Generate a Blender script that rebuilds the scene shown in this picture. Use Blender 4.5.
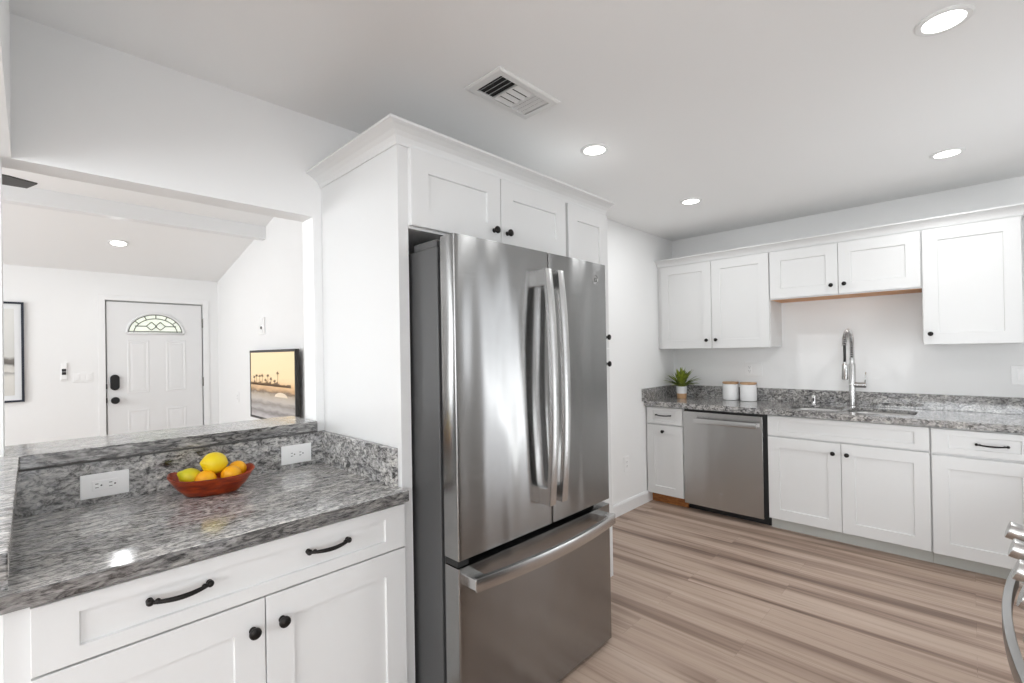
import bpy, bmesh, math, random
from mathutils import Vector, Matrix
random.seed(7)
for o in list(bpy.data.objects): bpy.data.objects.remove(o)
S = bpy.context.scene
COL = S.collection
PI = math.pi

# ---------------------------------------------------------------- camera
F_PX, CX_SHIFT, CY = 470.17, 0.0, 349.47
cam_d = bpy.data.cameras.new('camera'); cam = bpy.data.objects.new('camera', cam_d); COL.objects.link(cam)
RIGHT = Vector((0.69805, -0.71585, -0.01673)); DOWN = Vector((-0.00803, 0.01554, -0.99985)); FWD = Vector((0.71601, 0.69808, 0.0051))
R3 = Matrix((RIGHT, -DOWN, -FWD)).transposed()
cam.matrix_world = Matrix.Translation((0, 0, 1.365)) @ R3.to_4x4()
cam_d.sensor_width = 36; cam_d.lens = F_PX / 1024 * 36
cam_d.shift_y = (CY - 341.5) / 1024; cam_d.clip_start = 0.02
S.camera = cam

# ---------------------------------------------------------------- world, exposure, daylight fill lamps
S.view_settings.view_transform = 'Standard'; S.view_settings.look = 'None'
S.view_settings.gamma = 1; S.view_settings.use_curve_mapping = False
S.view_settings.exposure = 0.2
W = bpy.data.worlds.new('sky'); S.world = W; W.use_nodes = True
wn = W.node_tree.nodes; wl = W.node_tree.links
bg = wn['Background']; bg.inputs['Color'].default_value = (0.86, 0.93, 1.0, 1); bg.inputs['Strength'].default_value = 1.0

def area(name, loc, direction, sx, sy, power, col=(1, 1, 1), shape='RECTANGLE', spread=180):
    d = bpy.data.lights.new(name, 'AREA'); d.shape = shape; d.size = sx
    if shape == 'RECTANGLE': d.size_y = sy
    d.energy = power; d.color = col; d.spread = math.radians(spread)
    o = bpy.data.objects.new(name, d); COL.objects.link(o)
    o.location = loc; o.rotation_euler = Vector(direction).to_track_quat('-Z', 'Y').to_euler()
    return o
# added fill lamps in place of daylight; the dining ones stand well inside the room
FILL_TINT = (0.945, 0.98, 1.0)
# (tilted upwards to brighten the ceiling)
for xs in (2.90, 3.20): area('streak_lamp_back_door', (xs, -0.70, 1.05), (0, 1, 0.9), 0.09, 1.9, 4.0, FILL_TINT)  # added narrow strips, shaped for the bright streaks in the fridge steel
area('fill_lamp_dining', (-2.75, 0.2, 1.45), (1, 0, 0.8), 2.2, 1.5, 60, FILL_TINT)
area('fill_lamp_slider', (-1.2, -2.0, 1.15), (0, 1, 1.3), 2.4, 2.0, 13, FILL_TINT)
area('fill_lamp_living', (-3.05, 4.8, 1.5), (1, 0, 0.25), 2.4, 1.6, 58, FILL_TINT)

# ---------------------------------------------------------------- node helpers
def srgb(r, g, b):
    f = lambda c: (c / 255 / 12.92) if c / 255 <= 0.04045 else ((c / 255 + 0.055) / 1.055) ** 2.4
    return (f(r), f(g), f(b), 1)
def new_mat(name):
    m = bpy.data.materials.new(name); m.use_nodes = True
    return m, m.node_tree.nodes, m.node_tree.links, m.node_tree.nodes['Principled BSDF']
def simple(name, col, rough=0.5, metal=0.0, spec=0.5, bump=0.0, bscale=80, emit=0, coat=0):
    m, n, l, p = new_mat(name)
    p.inputs['Base Color'].default_value = col; p.inputs['Roughness'].default_value = rough
    p.inputs['Metallic'].default_value = metal; p.inputs['Specular IOR Level'].default_value = spec
    p.inputs['Coat Weight'].default_value = coat
    tc = n.new('ShaderNodeTexCoord'); nz = n.new('ShaderNodeTexNoise'); l.new(tc.outputs['Object'], nz.inputs['Vector'])
    nz.inputs['Scale'].default_value = bscale
    if bump:
        b = n.new('ShaderNodeBump'); b.inputs['Strength'].default_value = bump; b.inputs['Distance'].default_value = 0.002
        l.new(nz.outputs['Fac'], b.inputs['Height']); l.new(b.outputs['Normal'], p.inputs['Normal'])
    else:
        mr = n.new('ShaderNodeMapRange'); mr.inputs['To Min'].default_value = rough * 0.92; mr.inputs['To Max'].default_value = min(1, rough * 1.08)
        l.new(nz.outputs['Fac'], mr.inputs['Value']); l.new(mr.outputs['Result'], p.inputs['Roughness'])
    if emit:
        p.inputs['Emission Color'].default_value = col; p.inputs['Emission Strength'].default_value = emit
    return m
def ramp(n, stops):
    r = n.new('ShaderNodeValToRGB'); e = r.color_ramp.elements
    while len(e) < len(stops): e.new(0.5)
    for i, (p, c) in enumerate(stops): e[i].position = p; e[i].color = c
    return r
def mapping(n, l, scale=(1, 1, 1), rot=(0, 0, 0), src='Object'):
    tc = n.new('ShaderNodeTexCoord'); mp = n.new('ShaderNodeMapping')
    mp.inputs['Scale'].default_value = scale; mp.inputs['Rotation'].default_value = rot
    l.new(tc.outputs[src], mp.inputs['Vector']); return mp

def granite(name, scale=(1, 1, 1), rot=(0, 0, 0), bright=1.0, size=1.0):
    m, n, l, p = new_mat(name)
    mp = mapping(n, l, scale, rot)
    n1 = n.new('ShaderNodeTexNoise'); n1.inputs['Scale'].default_value = 17 * size; n1.inputs['Detail'].default_value = 9; n1.inputs['Roughness'].default_value = 0.72; n1.inputs['Distortion'].default_value = 1.1
    n2 = n.new('ShaderNodeTexNoise'); n2.inputs['Scale'].default_value = 48 * size; n2.inputs['Detail'].default_value = 5; n2.inputs['Roughness'].default_value = 0.65
    n3 = n.new('ShaderNodeTexNoise'); n3.inputs['Scale'].default_value = 5 * size; n3.inputs['Detail'].default_value = 4; n3.inputs['Distortion'].default_value = 1.5
    for q in (n1, n2, n3): l.new(mp.outputs['Vector'], q.inputs['Vector'])
    b = bright
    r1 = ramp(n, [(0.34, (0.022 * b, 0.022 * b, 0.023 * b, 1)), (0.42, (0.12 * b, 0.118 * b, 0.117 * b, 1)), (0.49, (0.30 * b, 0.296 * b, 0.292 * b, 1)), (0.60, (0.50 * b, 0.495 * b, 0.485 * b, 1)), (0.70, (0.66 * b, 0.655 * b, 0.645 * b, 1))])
    l.new(n1.outputs['Fac'], r1.inputs['Fac'])
    r2 = ramp(n, [(0.37, (0.05, 0.05, 0.05, 1)), (0.45, (0.85, 0.85, 0.85, 1)), (0.62, (1.3, 1.29, 1.27, 1))])
    l.new(n2.outputs['Fac'], r2.inputs['Fac'])
    mx = n.new('ShaderNodeMix'); mx.data_type = 'RGBA'; mx.blend_type = 'MULTIPLY'; mx.inputs['Factor'].default_value = 0.75
    l.new(r1.outputs['Color'], mx.inputs['A']); l.new(r2.outputs['Color'], mx.inputs['B'])
    r3 = ramp(n, [(0.35, (0.8, 0.8, 0.82, 1)), (0.65, (1.12, 1.1, 1.07, 1))])
    l.new(n3.outputs['Fac'], r3.inputs['Fac'])
    mx2 = n.new('ShaderNodeMix'); mx2.data_type = 'RGBA'; mx2.blend_type = 'MULTIPLY'; mx2.inputs['Factor'].default_value = 1
    l.new(mx.outputs['Result'], mx2.inputs['A']); l.new(r3.outputs['Color'], mx2.inputs['B'])
    l.new(mx2.outputs['Result'], p.inputs['Base Color'])
    p.inputs['Roughness'].default_value = 0.12; p.inputs['Specular IOR Level'].default_value = 1.0
    return m

def steel(name, base=0.5, rough=0.24, aniso=0.75, rot=0.0, streak=(1, 1, 60), wave=0):
    m, n, l, p = new_mat(name)
    p.inputs['Metallic'].default_value = 1
    mp = mapping(n, l, streak)
    nz = n.new('ShaderNodeTexNoise'); nz.inputs['Scale'].default_value = 12; nz.inputs['Detail'].default_value = 3
    l.new(mp.outputs['Vector'], nz.inputs['Vector'])
    r = ramp(n, [(0.3, (base * 0.96, base * 0.955, base * 0.945, 1)), (0.7, (base * 1.04, base * 1.035, base * 1.025, 1))])
    l.new(nz.outputs['Fac'], r.inputs['Fac']); l.new(r.outputs['Color'], p.inputs['Base Color'])
    mr = n.new('ShaderNodeMapRange'); mr.inputs['To Min'].default_value = rough * 0.9; mr.inputs['To Max'].default_value = rough * 1.1
    l.new(nz.outputs['Fac'], mr.inputs['Value']); l.new(mr.outputs['Result'], p.inputs['Roughness'])
    p.inputs['Anisotropic'].default_value = aniso; p.inputs['Anisotropic Rotation'].default_value = rot
    if wave:
        mw = mapping(n, l, (5.5, 5.5, 1.1)); wv = n.new('ShaderNodeTexNoise'); wv.inputs['Scale'].default_value = 1.0; wv.inputs['Detail'].default_value = 1.0
        l.new(mw.outputs['Vector'], wv.inputs['Vector']); b = n.new('ShaderNodeBump'); b.inputs['Strength'].default_value = 1.0; b.inputs['Distance'].default_value = wave
        l.new(wv.outputs['Fac'], b.inputs['Height']); l.new(b.outputs['Normal'], p.inputs['Normal'])
    tg = n.new('ShaderNodeTangent'); tg.direction_type = 'RADIAL'; tg.axis = 'Z'
    l.new(tg.outputs['Tangent'], p.inputs['Tangent'])
    return m

def floor_mat():
    m, n, l, p = new_mat('vinyl_planks')
    tc = n.new('ShaderNodeTexCoord'); sep = n.new('ShaderNodeSeparateXYZ'); cmb = n.new('ShaderNodeCombineXYZ')
    l.new(tc.outputs['Object'], sep.inputs['Vector'])
    l.new(sep.outputs['Y'], cmb.inputs['X']); l.new(sep.outputs['X'], cmb.inputs['Y'])
    br = n.new('ShaderNodeTexBrick'); br.offset = 0.37; br.inputs['Scale'].default_value = 1
    br.inputs['Brick Width'].default_value = 1.22; br.inputs['Row Height'].default_value = 0.18; br.inputs['Mortar Size'].default_value = 0.0012
    br.inputs['Mortar Smooth'].default_value = 0.3
    br.inputs['Color1'].default_value = (0, 0, 0, 1); br.inputs['Color2'].default_value = (1, 1, 1, 1); br.inputs['Mortar'].default_value = (0.5, 0.5, 0.5, 1)
    l.new(cmb.outputs['Vector'], br.inputs['Vector'])
    off = n.new('ShaderNodeVectorMath'); off.operation = 'MULTIPLY_ADD'; off.inputs[1].default_value = (0.45, 0.03, 0)
    l.new(br.outputs['Color'], off.inputs[0]); l.new(cmb.outputs['Vector'], off.inputs[2])
    def noise(scale, sc, det, dist, rough=0.55):
        mp = n.new('ShaderNodeMapping'); mp.inputs['Scale'].default_value = scale; l.new(off.outputs['Vector'], mp.inputs['Vector'])
        q = n.new('ShaderNodeTexNoise'); q.inputs['Scale'].default_value = sc; q.inputs['Detail'].default_value = det; q.inputs['Distortion'].default_value = dist; q.inputs['Roughness'].default_value = rough
        l.new(mp.outputs['Vector'], q.inputs['Vector']); return q
    big = noise((0.34, 8.5, 1), 1.0, 3, 0.45, 0.6); fine = noise((1.5, 50, 1), 1.3, 6, 0.3, 0.7)
    rb = ramp(n, [(0.32, srgb(112, 91, 79)), (0.43, srgb(148, 126, 112)), (0.53, srgb(180, 158, 142)), (0.72, srgb(194, 174, 159))])
    l.new(big.outputs['Fac'], rb.inputs['Fac'])
    rf = ramp(n, [(0.3, (0.68, 0.65, 0.62, 1)), (0.45, (0.97, 0.97, 0.97, 1)), (0.75, (1.08, 1.08, 1.08, 1))])
    l.new(fine.outputs['Fac'], rf.inputs['Fac'])
    mx = n.new('ShaderNodeMix'); mx.data_type = 'RGBA'; mx.blend_type = 'MULTIPLY'; mx.inputs['Factor'].default_value = 0.8
    l.new(rb.outputs['Color'], mx.inputs['A']); l.new(rf.outputs['Color'], mx.inputs['B'])
    seam = n.new('ShaderNodeMix'); seam.data_type = 'RGBA'; seam.inputs['B'].default_value = srgb(92, 74, 64)
    sc = n.new('ShaderNodeMath'); sc.operation = 'MULTIPLY'; sc.inputs[1].default_value = 0.22; l.new(br.outputs['Fac'], sc.inputs[0])
    l.new(sc.outputs['Value'], seam.inputs['Factor']); l.new(mx.outputs['Result'], seam.inputs['A'])
    l.new(seam.outputs['Result'], p.inputs['Base Color'])
    p.inputs['Roughness'].default_value = 0.42; p.inputs['Specular IOR Level'].default_value = 0.35
    return m

def wood(name, c1, c2, scale=(1, 12, 12), rough=0.5):
    m, n, l, p = new_mat(name)
    mp = mapping(n, l, scale); q = n.new('ShaderNodeTexNoise'); q.inputs['Scale'].default_value = 6; q.inputs['Detail'].default_value = 5; q.inputs['Distortion'].default_value = 0.5
    l.new(mp.outputs['Vector'], q.inputs['Vector']); r = ramp(n, [(0.35, c1), (0.65, c2)])
    l.new(q.outputs['Fac'], r.inputs['Fac']); l.new(r.outputs['Color'], p.inputs['Base Color']); p.inputs['Roughness'].default_value = rough
    return m

def citrus(name, c1, c2, rough=0.4):
    m, n, l, p = new_mat(name)
    mp = mapping(n, l); q = n.new('ShaderNodeTexNoise'); q.inputs['Scale'].default_value = 18; q.inputs['Detail'].default_value = 2
    l.new(mp.outputs['Vector'], q.inputs['Vector']); r = ramp(n, [(0.35, c1), (0.65, c2)])
    l.new(q.outputs['Fac'], r.inputs['Fac']); l.new(r.outputs['Color'], p.inputs['Base Color'])
    v = n.new('ShaderNodeTexVoronoi'); v.inputs['Scale'].default_value = 420; l.new(mp.outputs['Vector'], v.inputs['Vector'])
    b = n.new('ShaderNodeBump'); b.inputs['Strength'].default_value = 0.25; b.inputs['Distance'].default_value = 0.0008
    l.new(v.outputs['Distance'], b.inputs['Height']); l.new(b.outputs['Normal'], p.inputs['Normal'])
    p.inputs['Roughness'].default_value = rough
    return m

def beach_mat():
    m, n, l, p = new_mat('beach_picture')
    tc = n.new('ShaderNodeTexCoord'); sep = n.new('ShaderNodeSeparateXYZ'); l.new(tc.outputs['Generated'], sep.inputs['Vector'])
    nz = n.new('ShaderNodeTexNoise'); nz.inputs['Scale'].default_value = 5; nz.inputs['Detail'].default_value = 6
    mp = n.new('ShaderNodeMapping'); mp.inputs['Scale'].default_value = (1, 1.4, 4); l.new(tc.outputs['Generated'], mp.inputs['Vector']); l.new(mp.outputs['Vector'], nz.inputs['Vector'])
    a = n.new('ShaderNodeMath'); a.operation = 'MULTIPLY_ADD'; a.inputs[1].default_value = 0.10; l.new(nz.outputs['Fac'], a.inputs[0])
    s = n.new('ShaderNodeMath'); s.operation = 'SUBTRACT'; s.inputs[1].default_value = 0.05; l.new(sep.outputs['Z'], s.inputs[0]); l.new(s.outputs['Value'], a.inputs[2])
    r = ramp(n, [(0.0, srgb(196, 190, 190)), (0.10, srgb(128, 122, 120)), (0.15, srgb(176, 170, 166)), (0.22, srgb(138, 130, 124)), (0.28, srgb(190, 180, 170)),
                 (0.36, srgb(176, 160, 140)), (0.40, srgb(120, 98, 74)), (0.44, srgb(196, 156, 110)), (0.52, srgb(240, 200, 150)), (0.62, srgb(252, 222, 174)), (1.0, srgb(254, 226, 180))])
    l.new(a.outputs['Value'], r.inputs['Fac'])
    l.new(r.outputs['Color'], p.inputs['Base Color']); l.new(r.outputs['Color'], p.inputs['Emission Color'])
    p.inputs['Emission Strength'].default_value = 0.16; p.inputs['Roughness'].default_value = 0.25
    return m

def print_mat():
    m, n, l, p = new_mat('pale_print')
    tc = n.new('ShaderNodeTexCoord'); sep = n.new('ShaderNodeSeparateXYZ'); l.new(tc.outputs['Generated'], sep.inputs['Vector'])
    nz = n.new('ShaderNodeTexNoise'); nz.inputs['Scale'].default_value = 3.5; nz.inputs['Detail'].default_value = 6; l.new(tc.outputs['Generated'], nz.inputs['Vector'])
    a = n.new('ShaderNodeMath'); a.operation = 'MULTIPLY_ADD'; a.inputs[1].default_value = 0.14; l.new(nz.outputs['Fac'], a.inputs[0]); l.new(sep.outputs['Z'], a.inputs[2])
    r = ramp(n, [(0.0, srgb(214, 212, 206)), (0.30, srgb(222, 220, 214)), (0.335, srgb(160, 158, 154)), (0.35, srgb(220, 218, 212)), (0.41, srgb(206, 204, 198)), (0.44, srgb(92, 88, 84)), (0.49, srgb(120, 114, 108)), (0.53, srgb(214, 214, 210)), (1.0, srgb(226, 226, 222))])
    l.new(a.outputs['Value'], r.inputs['Fac']); l.new(r.outputs['Color'], p.inputs['Base Color']); p.inputs['Roughness'].default_value = 0.3
    return m

M = {}
M['wall'] = simple('wall_paint', (0.90, 0.90, 0.895, 1), 0.6, bump=0.06, bscale=160, spec=0.3)
M['ceil'] = simple('ceiling_paint', (0.93, 0.93, 0.925, 1), 0.8, bump=0.06, bscale=160, spec=0.2)
M['cab'] = simple('cabinet_paint', (0.745, 0.745, 0.74, 1), 0.38, spec=0.45)
M['trim'] = simple('trim_paint', (0.84, 0.84, 0.84, 1), 0.4)
M['door'] = simple('door_paint', (0.82, 0.82, 0.82, 1), 0.4)
M['toe'] = simple('toe_kick_paint', srgb(196, 197, 192), 0.5)
M['ply'] = wood('bare_plywood', srgb(150, 92, 44), srgb(186, 122, 66), (3, 3, 14), 0.6)
M['lip'] = wood('cabinet_bottom_wood', srgb(196, 134, 80), srgb(216, 158, 104), (3, 2, 20), 0.5)
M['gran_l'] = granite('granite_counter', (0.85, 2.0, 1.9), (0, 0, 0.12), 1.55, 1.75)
M['gran_e'] = granite('granite_front_edge', (0.6, 1.0, 2.6), (0, 0.08, 0), 0.62, 1.5)  # darker, streakier granite for the front edge faces
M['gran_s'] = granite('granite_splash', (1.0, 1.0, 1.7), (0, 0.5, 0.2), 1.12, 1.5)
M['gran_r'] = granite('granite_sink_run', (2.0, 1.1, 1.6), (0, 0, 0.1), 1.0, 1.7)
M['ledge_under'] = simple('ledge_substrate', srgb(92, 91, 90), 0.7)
M['steel'] = steel('brushed_steel', 0.31, 0.2, 0.88, rot=0.25, wave=0.012)
M['steel_dw'] = steel('dishwasher_steel', 0.52, 0.26, 0.85, rot=0.25, wave=0.008)
M['steel_side'] = steel('brushed_steel_edge', 0.62, 0.3, 0.4)
M['steel_handle'] = steel('satin_steel_handle', 0.58, 0.26, 0.3)
M['steel_dark'] = steel('range_handle_steel', 0.34, 0.3, 0.3)
M['nickel'] = steel('brushed_nickel', 0.62, 0.24, 0.0)
M['chrome'] = steel('polished_steel', 0.75, 0.1, 0.0)
M['sink'] = steel('sink_steel', 0.55, 0.28, 0.0)
M['case'] = simple('fridge_case_grey', srgb(88, 88, 88), 0.45, metal=0.4)
M['black'] = simple('black_plastic', (0.008, 0.008, 0.009, 1), 0.45)
M['gasket'] = simple('rubber_gasket', (0.01, 0.01, 0.01, 1), 0.7)
M['bronze'] = simple('oil_rubbed_bronze', (0.016, 0.014, 0.013, 1), 0.38, metal=0.6)
M['blackmetal'] = simple('matte_black_metal', (0.014, 0.014, 0.015, 1), 0.4, metal=0.3)
M['plate'] = simple('white_plastic', (0.92, 0.92, 0.915, 1), 0.3)
M['slot'] = simple('outlet_slots', (0.02, 0.02, 0.02, 1), 0.6)
M['vent'] = simple('vent_white_metal', (0.80, 0.80, 0.79, 1), 0.45)
M['duct'] = simple('dark_duct', (0.02, 0.02, 0.02, 1), 0.8)
M['lens'] = simple('lit_lens', (1.0, 0.99, 0.96, 1), 0.5, emit=5)
M['bowl'] = wood('red_brown_wood', srgb(120, 32, 8), srgb(182, 70, 20), (4, 4, 16), 0.28)
M['lemon'] = citrus('lemon_peel', srgb(240, 208, 14), srgb(250, 222, 40))
M['lime'] = citrus('greenish_lemon_peel', srgb(204, 200, 24), srgb(234, 214, 36))
M['orange'] = citrus('orange_peel', srgb(252, 170, 4), srgb(255, 190, 20))
M['stem'] = simple('stem_scar', srgb(120, 110, 40), 0.7)
M['ceramic'] = simple('white_ceramic', (0.85, 0.85, 0.85, 1), 0.22)
M['bamboo'] = wood('bamboo_lid', srgb(190, 150, 112), srgb(208, 170, 132), (2, 14, 2))
M['tan'] = wood('tan_pot_base', srgb(190, 150, 110), srgb(206, 166, 126), (10, 10, 2))
M['leaf'] = citrus('leaf_green', srgb(74, 96, 28), srgb(156, 168, 64), 0.5)
M['soil'] = simple('soil', (0.03, 0.02, 0.014, 1), 0.9, bump=0.5)
M['tvblack'] = simple('picture_frame_black', (0.025, 0.022, 0.02, 1), 0.4)
M['navy'] = simple('dark_navy_frame', (0.012, 0.016, 0.03, 1), 0.4)
M['mat_board'] = simple('white_mat_board', (0.84, 0.85, 0.86, 1), 0.6)
M['beach'] = beach_mat(); M['print'] = print_mat()
M['palm'] = simple('palm_silhouette', srgb(138, 108, 74), 0.5)
M['surf'] = simple('white_surf', srgb(250, 232, 206), 0.5)
M['fanblade'] = simple('dark_fan_blade', srgb(58, 57, 56), 0.45)
M['came'] = simple('lead_came', srgb(120, 122, 116), 0.4, metal=0.5)
M['fanglass'] = simple('sunlit_leaded_glass', (0.80, 0.84, 0.74, 1), 0.15, emit=0.38)  # glow stands in for daylight behind; the door slab has no opening
M['glass_lit'] = simple('bright_window_pane', (0.93, 0.96, 1.0, 1), 0.1, emit=1.6)
M['gap'] = simple('door_gap_grey', srgb(190, 190, 188), 0.8)
M['iron'] = simple('cast_iron', (0.015, 0.015, 0.016, 1), 0.55)
M['ovenglass'] = simple('black_oven_glass', (0.006, 0.006, 0.007, 1), 0.06)
M['floor'] = floor_mat()
M['logo'] = simple('badge_dark', srgb(60, 60, 60), 0.35, metal=0.7)

# ---------------------------------------------------------------- mesh helpers
WORG = {}
class MB:
    def __init__(s): s.bm = bmesh.new()
    def box(s, x0, x1, y0, y1, z0, z1):
        if x0 > x1: x0, x1 = x1, x0
        if y0 > y1: y0, y1 = y1, y0
        if z0 > z1: z0, z1 = z1, z0
        v = [s.bm.verts.new(p) for p in ((x0,y0,z0),(x1,y0,z0),(x1,y1,z0),(x0,y1,z0),(x0,y0,z1),(x1,y0,z1),(x1,y1,z1),(x0,y1,z1))]
        for f in ((3,2,1,0),(4,5,6,7),(0,1,5,4),(1,2,6,5),(2,3,7,6),(3,0,4,7)): s.bm.faces.new([v[i] for i in f])
        return s
    def poly(s, pts): s.bm.faces.new([s.bm.verts.new(p) for p in pts]); return s
    def prism(s, pts, ext):
        e = Vector(ext); a = [s.bm.verts.new(p) for p in pts]; b = [s.bm.verts.new(Vector(p) + e) for p in pts]
        n = len(pts); s.bm.faces.new(a[::-1]); s.bm.faces.new(b)
        for i in range(n): s.bm.faces.new((a[i], a[(i+1) % n], b[(i+1) % n], b[i]))
        return s
    def loft(s, rings, cap=True, closed=True):
        R = [[s.bm.verts.new(p) for p in r] for r in rings]; n = len(R[0])
        for a, b in zip(R, R[1:]):
            for i in range(n if closed else n - 1): s.bm.faces.new((a[i], a[(i+1) % n], b[(i+1) % n], b[i]))
        if cap: s.bm.faces.new(R[0][::-1]); s.bm.faces.new(R[-1])
        return s
    def lathe(s, prof, org=(0,0,0), axis=(0,0,1), seg=32, sx=1, sy=1):
        ax = Vector(axis).normalized(); t = Vector((1,0,0)) if abs(ax.x) < 0.9 else Vector((0,1,0))
        u = ax.cross(t).normalized(); v = ax.cross(u); o = Vector(org)
        rings = [[o + ax*h + (u*math.cos(2*PI*i/seg)*sx + v*math.sin(2*PI*i/seg)*sy)*max(r, 1e-4) for i in range(seg)] for r, h in prof]
        return s.loft(rings)
    def cyl(s, p0, p1, r, r1=None, seg=20):
        p0 = Vector(p0); p1 = Vector(p1); return s.lathe([(r, 0), (r if r1 is None else r1, (p1-p0).length)], p0, p1-p0, seg)
    def tube(s, path, rad, seg=12, flat=1.0):
        P = [Vector(p) for p in path]; rings = []; up = None
        for i, p in enumerate(P):
            d = (P[min(i+1, len(P)-1)] - P[max(i-1, 0)]).normalized()
            if up is None: up = Vector((0,0,1)) if abs(d.z) < 0.9 else Vector((1,0,0))
            a = d.cross(up).normalized(); b = a.cross(d).normalized(); up = b
            r = rad[i] if isinstance(rad, (list, tuple)) else rad
            rings.append([p + (a*math.cos(2*PI*k/seg) + b*math.sin(2*PI*k/seg)*flat)*r for k in range(seg)])
        return s.loft(rings)
    def sphere(s, c, r, sc=(1,1,1), u=24, v=16):
        bmesh.ops.create_uvsphere(s.bm, u_segments=u, v_segments=v, radius=r, matrix=Matrix.Translation(c) @ Matrix.Diagonal((*sc, 1)))
        return s
    def build(s, name, mat, parent=None, org=None, smooth=None, bevel=0.0, segs=2):
        bmesh.ops.remove_doubles(s.bm, verts=s.bm.verts, dist=1e-6)
        bmesh.ops.recalc_face_normals(s.bm, faces=s.bm.faces)
        o_w = WORG[parent] if parent is not None else Vector(org if org is not None else (0,0,0))
        bmesh.ops.translate(s.bm, vec=-o_w, verts=s.bm.verts)
        me = bpy.data.meshes.new(name); s.bm.to_mesh(me); s.bm.free()
        mats = mat if isinstance(mat, (list, tuple)) else [mat]
        for q in mats: me.materials.append(q)
        ob = bpy.data.objects.new(name, me); COL.objects.link(ob)
        if parent is not None: ob.parent = parent
        else: ob.location = o_w
        WORG[ob] = o_w
        if smooth:
            for pl in me.polygons: pl.use_smooth = True
            if smooth is not True:
                me.set_sharp_from_angle(angle=math.radians(smooth))
        if bevel:
            b = ob.modifiers.new('bevel', 'BEVEL'); b.width = bevel; b.segments = segs; b.limit_method = 'ANGLE'; b.angle_limit = math.radians(50)
            b.harden_normals = False
        return ob
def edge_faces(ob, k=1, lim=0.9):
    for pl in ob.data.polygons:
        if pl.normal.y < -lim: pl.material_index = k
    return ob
def thing(name, label, cat, loc, group=None):
    o = bpy.data.objects.new(name, None); COL.objects.link(o); o.location = loc; o.empty_display_size = 0.05
    WORG[o] = Vector(loc); o['label'] = label; o['category'] = cat
    if group: o['group'] = group
    return o
def tag(o, label, cat, group=None):
    o['label'] = label; o['category'] = cat
    if group: o['group'] = group
    return o
def struct(o, label=None):
    o['kind'] = 'structure'
    if label: o['label'] = label
    return o
def dup(root, loc, label, group=None):
    r = root.copy(); COL.objects.link(r); r.location = loc; r['label'] = label; WORG[r] = Vector(loc)
    if group: r['group'] = group
    for ch in list(root.children):
        c = ch.copy(); COL.objects.link(c); c.parent = r; WORG[c] = Vector(loc)
        for g in list(ch.children):
            d = g.copy(); COL.objects.link(d); d.parent = c; WORG[d] = Vector(loc)
    return r
# fronts face -y ('y': u runs along x) or -x ('x': u runs along y)
def mp(face, u, d, z, front): return (u, front + d, z) if face == 'y' else (front + d, u, z)
def fbox(mb, face, u0, u1, d0, d1, z0, z1, front):
    a = mp(face, u0, d0, z0, front); b = mp(face, u1, d1, z1, front); return mb.box(a[0], b[0], a[1], b[1], a[2], b[2])
def shaker_front(face, u0, u1, z0, z1, front, rail=0.06, thick=0.02, rec=0.008, rail_v=None):
    mb = MB(); rv = rail if rail_v is None else rail_v
    def rect(a, c, e, g, d): return [mp(face, a, d, e, front), mp(face, c, d, e, front), mp(face, c, d, g, front), mp(face, a, d, g, front)]
    e = 0.0022
    rings = [rect(u0, u1, z0, z1, thick), rect(u0, u1, z0, z1, 0.0015), rect(u0+0.0015, u1-0.0015, z0+0.0015, z1-0.0015, 0), rect(u0+rail, u1-rail, z0+rv, z1-rv, 0), rect(u0+rail+e, u1-rail-e, z0+rv+e, z1-rv-e, rec)]
    return mb.loft(rings)
def knob_mb(face, u, z, front, r=0.016):
    ax = (0,-1,0) if face == 'y' else (-1,0,0)
    return MB().lathe([(r*0.62, 0), (r*0.62, 0.002), (r*0.36, 0.005), (r*0.34, 0.014), (r*0.8, 0.017), (r, 0.021), (r*0.97, 0.026), (r*0.6, 0.030), (0.001, 0.031)], mp(face, u, 0, z, front), ax, 24)
def pull_mb(face, u0, u1, z, front, r=0.0052, out=0.028):
    mb = MB(); n = 18; path = []; rad = []
    for i in range(n + 1):
        t = i / n; s = math.sin(PI * t)
        path.append(mp(face, u0 + (u1-u0)*t, -out*(0.45 + 0.55*s**0.8), z - 0.004*s, front)); rad.append(r*(0.85 + 0.35*s))
    mb.tube(path, rad, 12)
    ax = (0,-1,0) if face == 'y' else (-1,0,0)
    for u, sg in ((u0, 1), (u1, -1)):
        mb.lathe([(r*1.5, 0), (r*1.5, 0.003), (r*0.9, 0.006), (r*0.9, out*0.35)], mp(face, u, 0, z, front), ax, 16)
        mb.sphere(mp(face, u, -out*0.45, z, front), r*1.7, u=14, v=10)
        mb.sphere(mp(face, u + sg*0.014, -out*0.62, z, front), r*1.35, u=12, v=8)
    return mb
def sweep(path, prof, name, mat, closed_end=True, org=(0,0,0)):
    # path: list of (x, y); profile: list of (outward, z); outward = left-hand normal of travel
    P = [Vector(p) for p in path]; nrm = []
    for a, b in zip(P, P[1:]):
        d = (b - a).normalized(); nrm.append(Vector((-d.y, d.x)))
    rings = []
    for i, p in enumerate(P):
        if i == 0: m = nrm[0]
        elif i == len(P)-1: m = nrm[-1]
        else:
            m = nrm[i-1] + nrm[i]; m = m / (1 + nrm[i-1].dot(nrm[i]))
        rings.append([(p.x + m.x*o, p.y + m.y*o, z) for o, z in prof])
    return MB().loft(rings)

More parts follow.
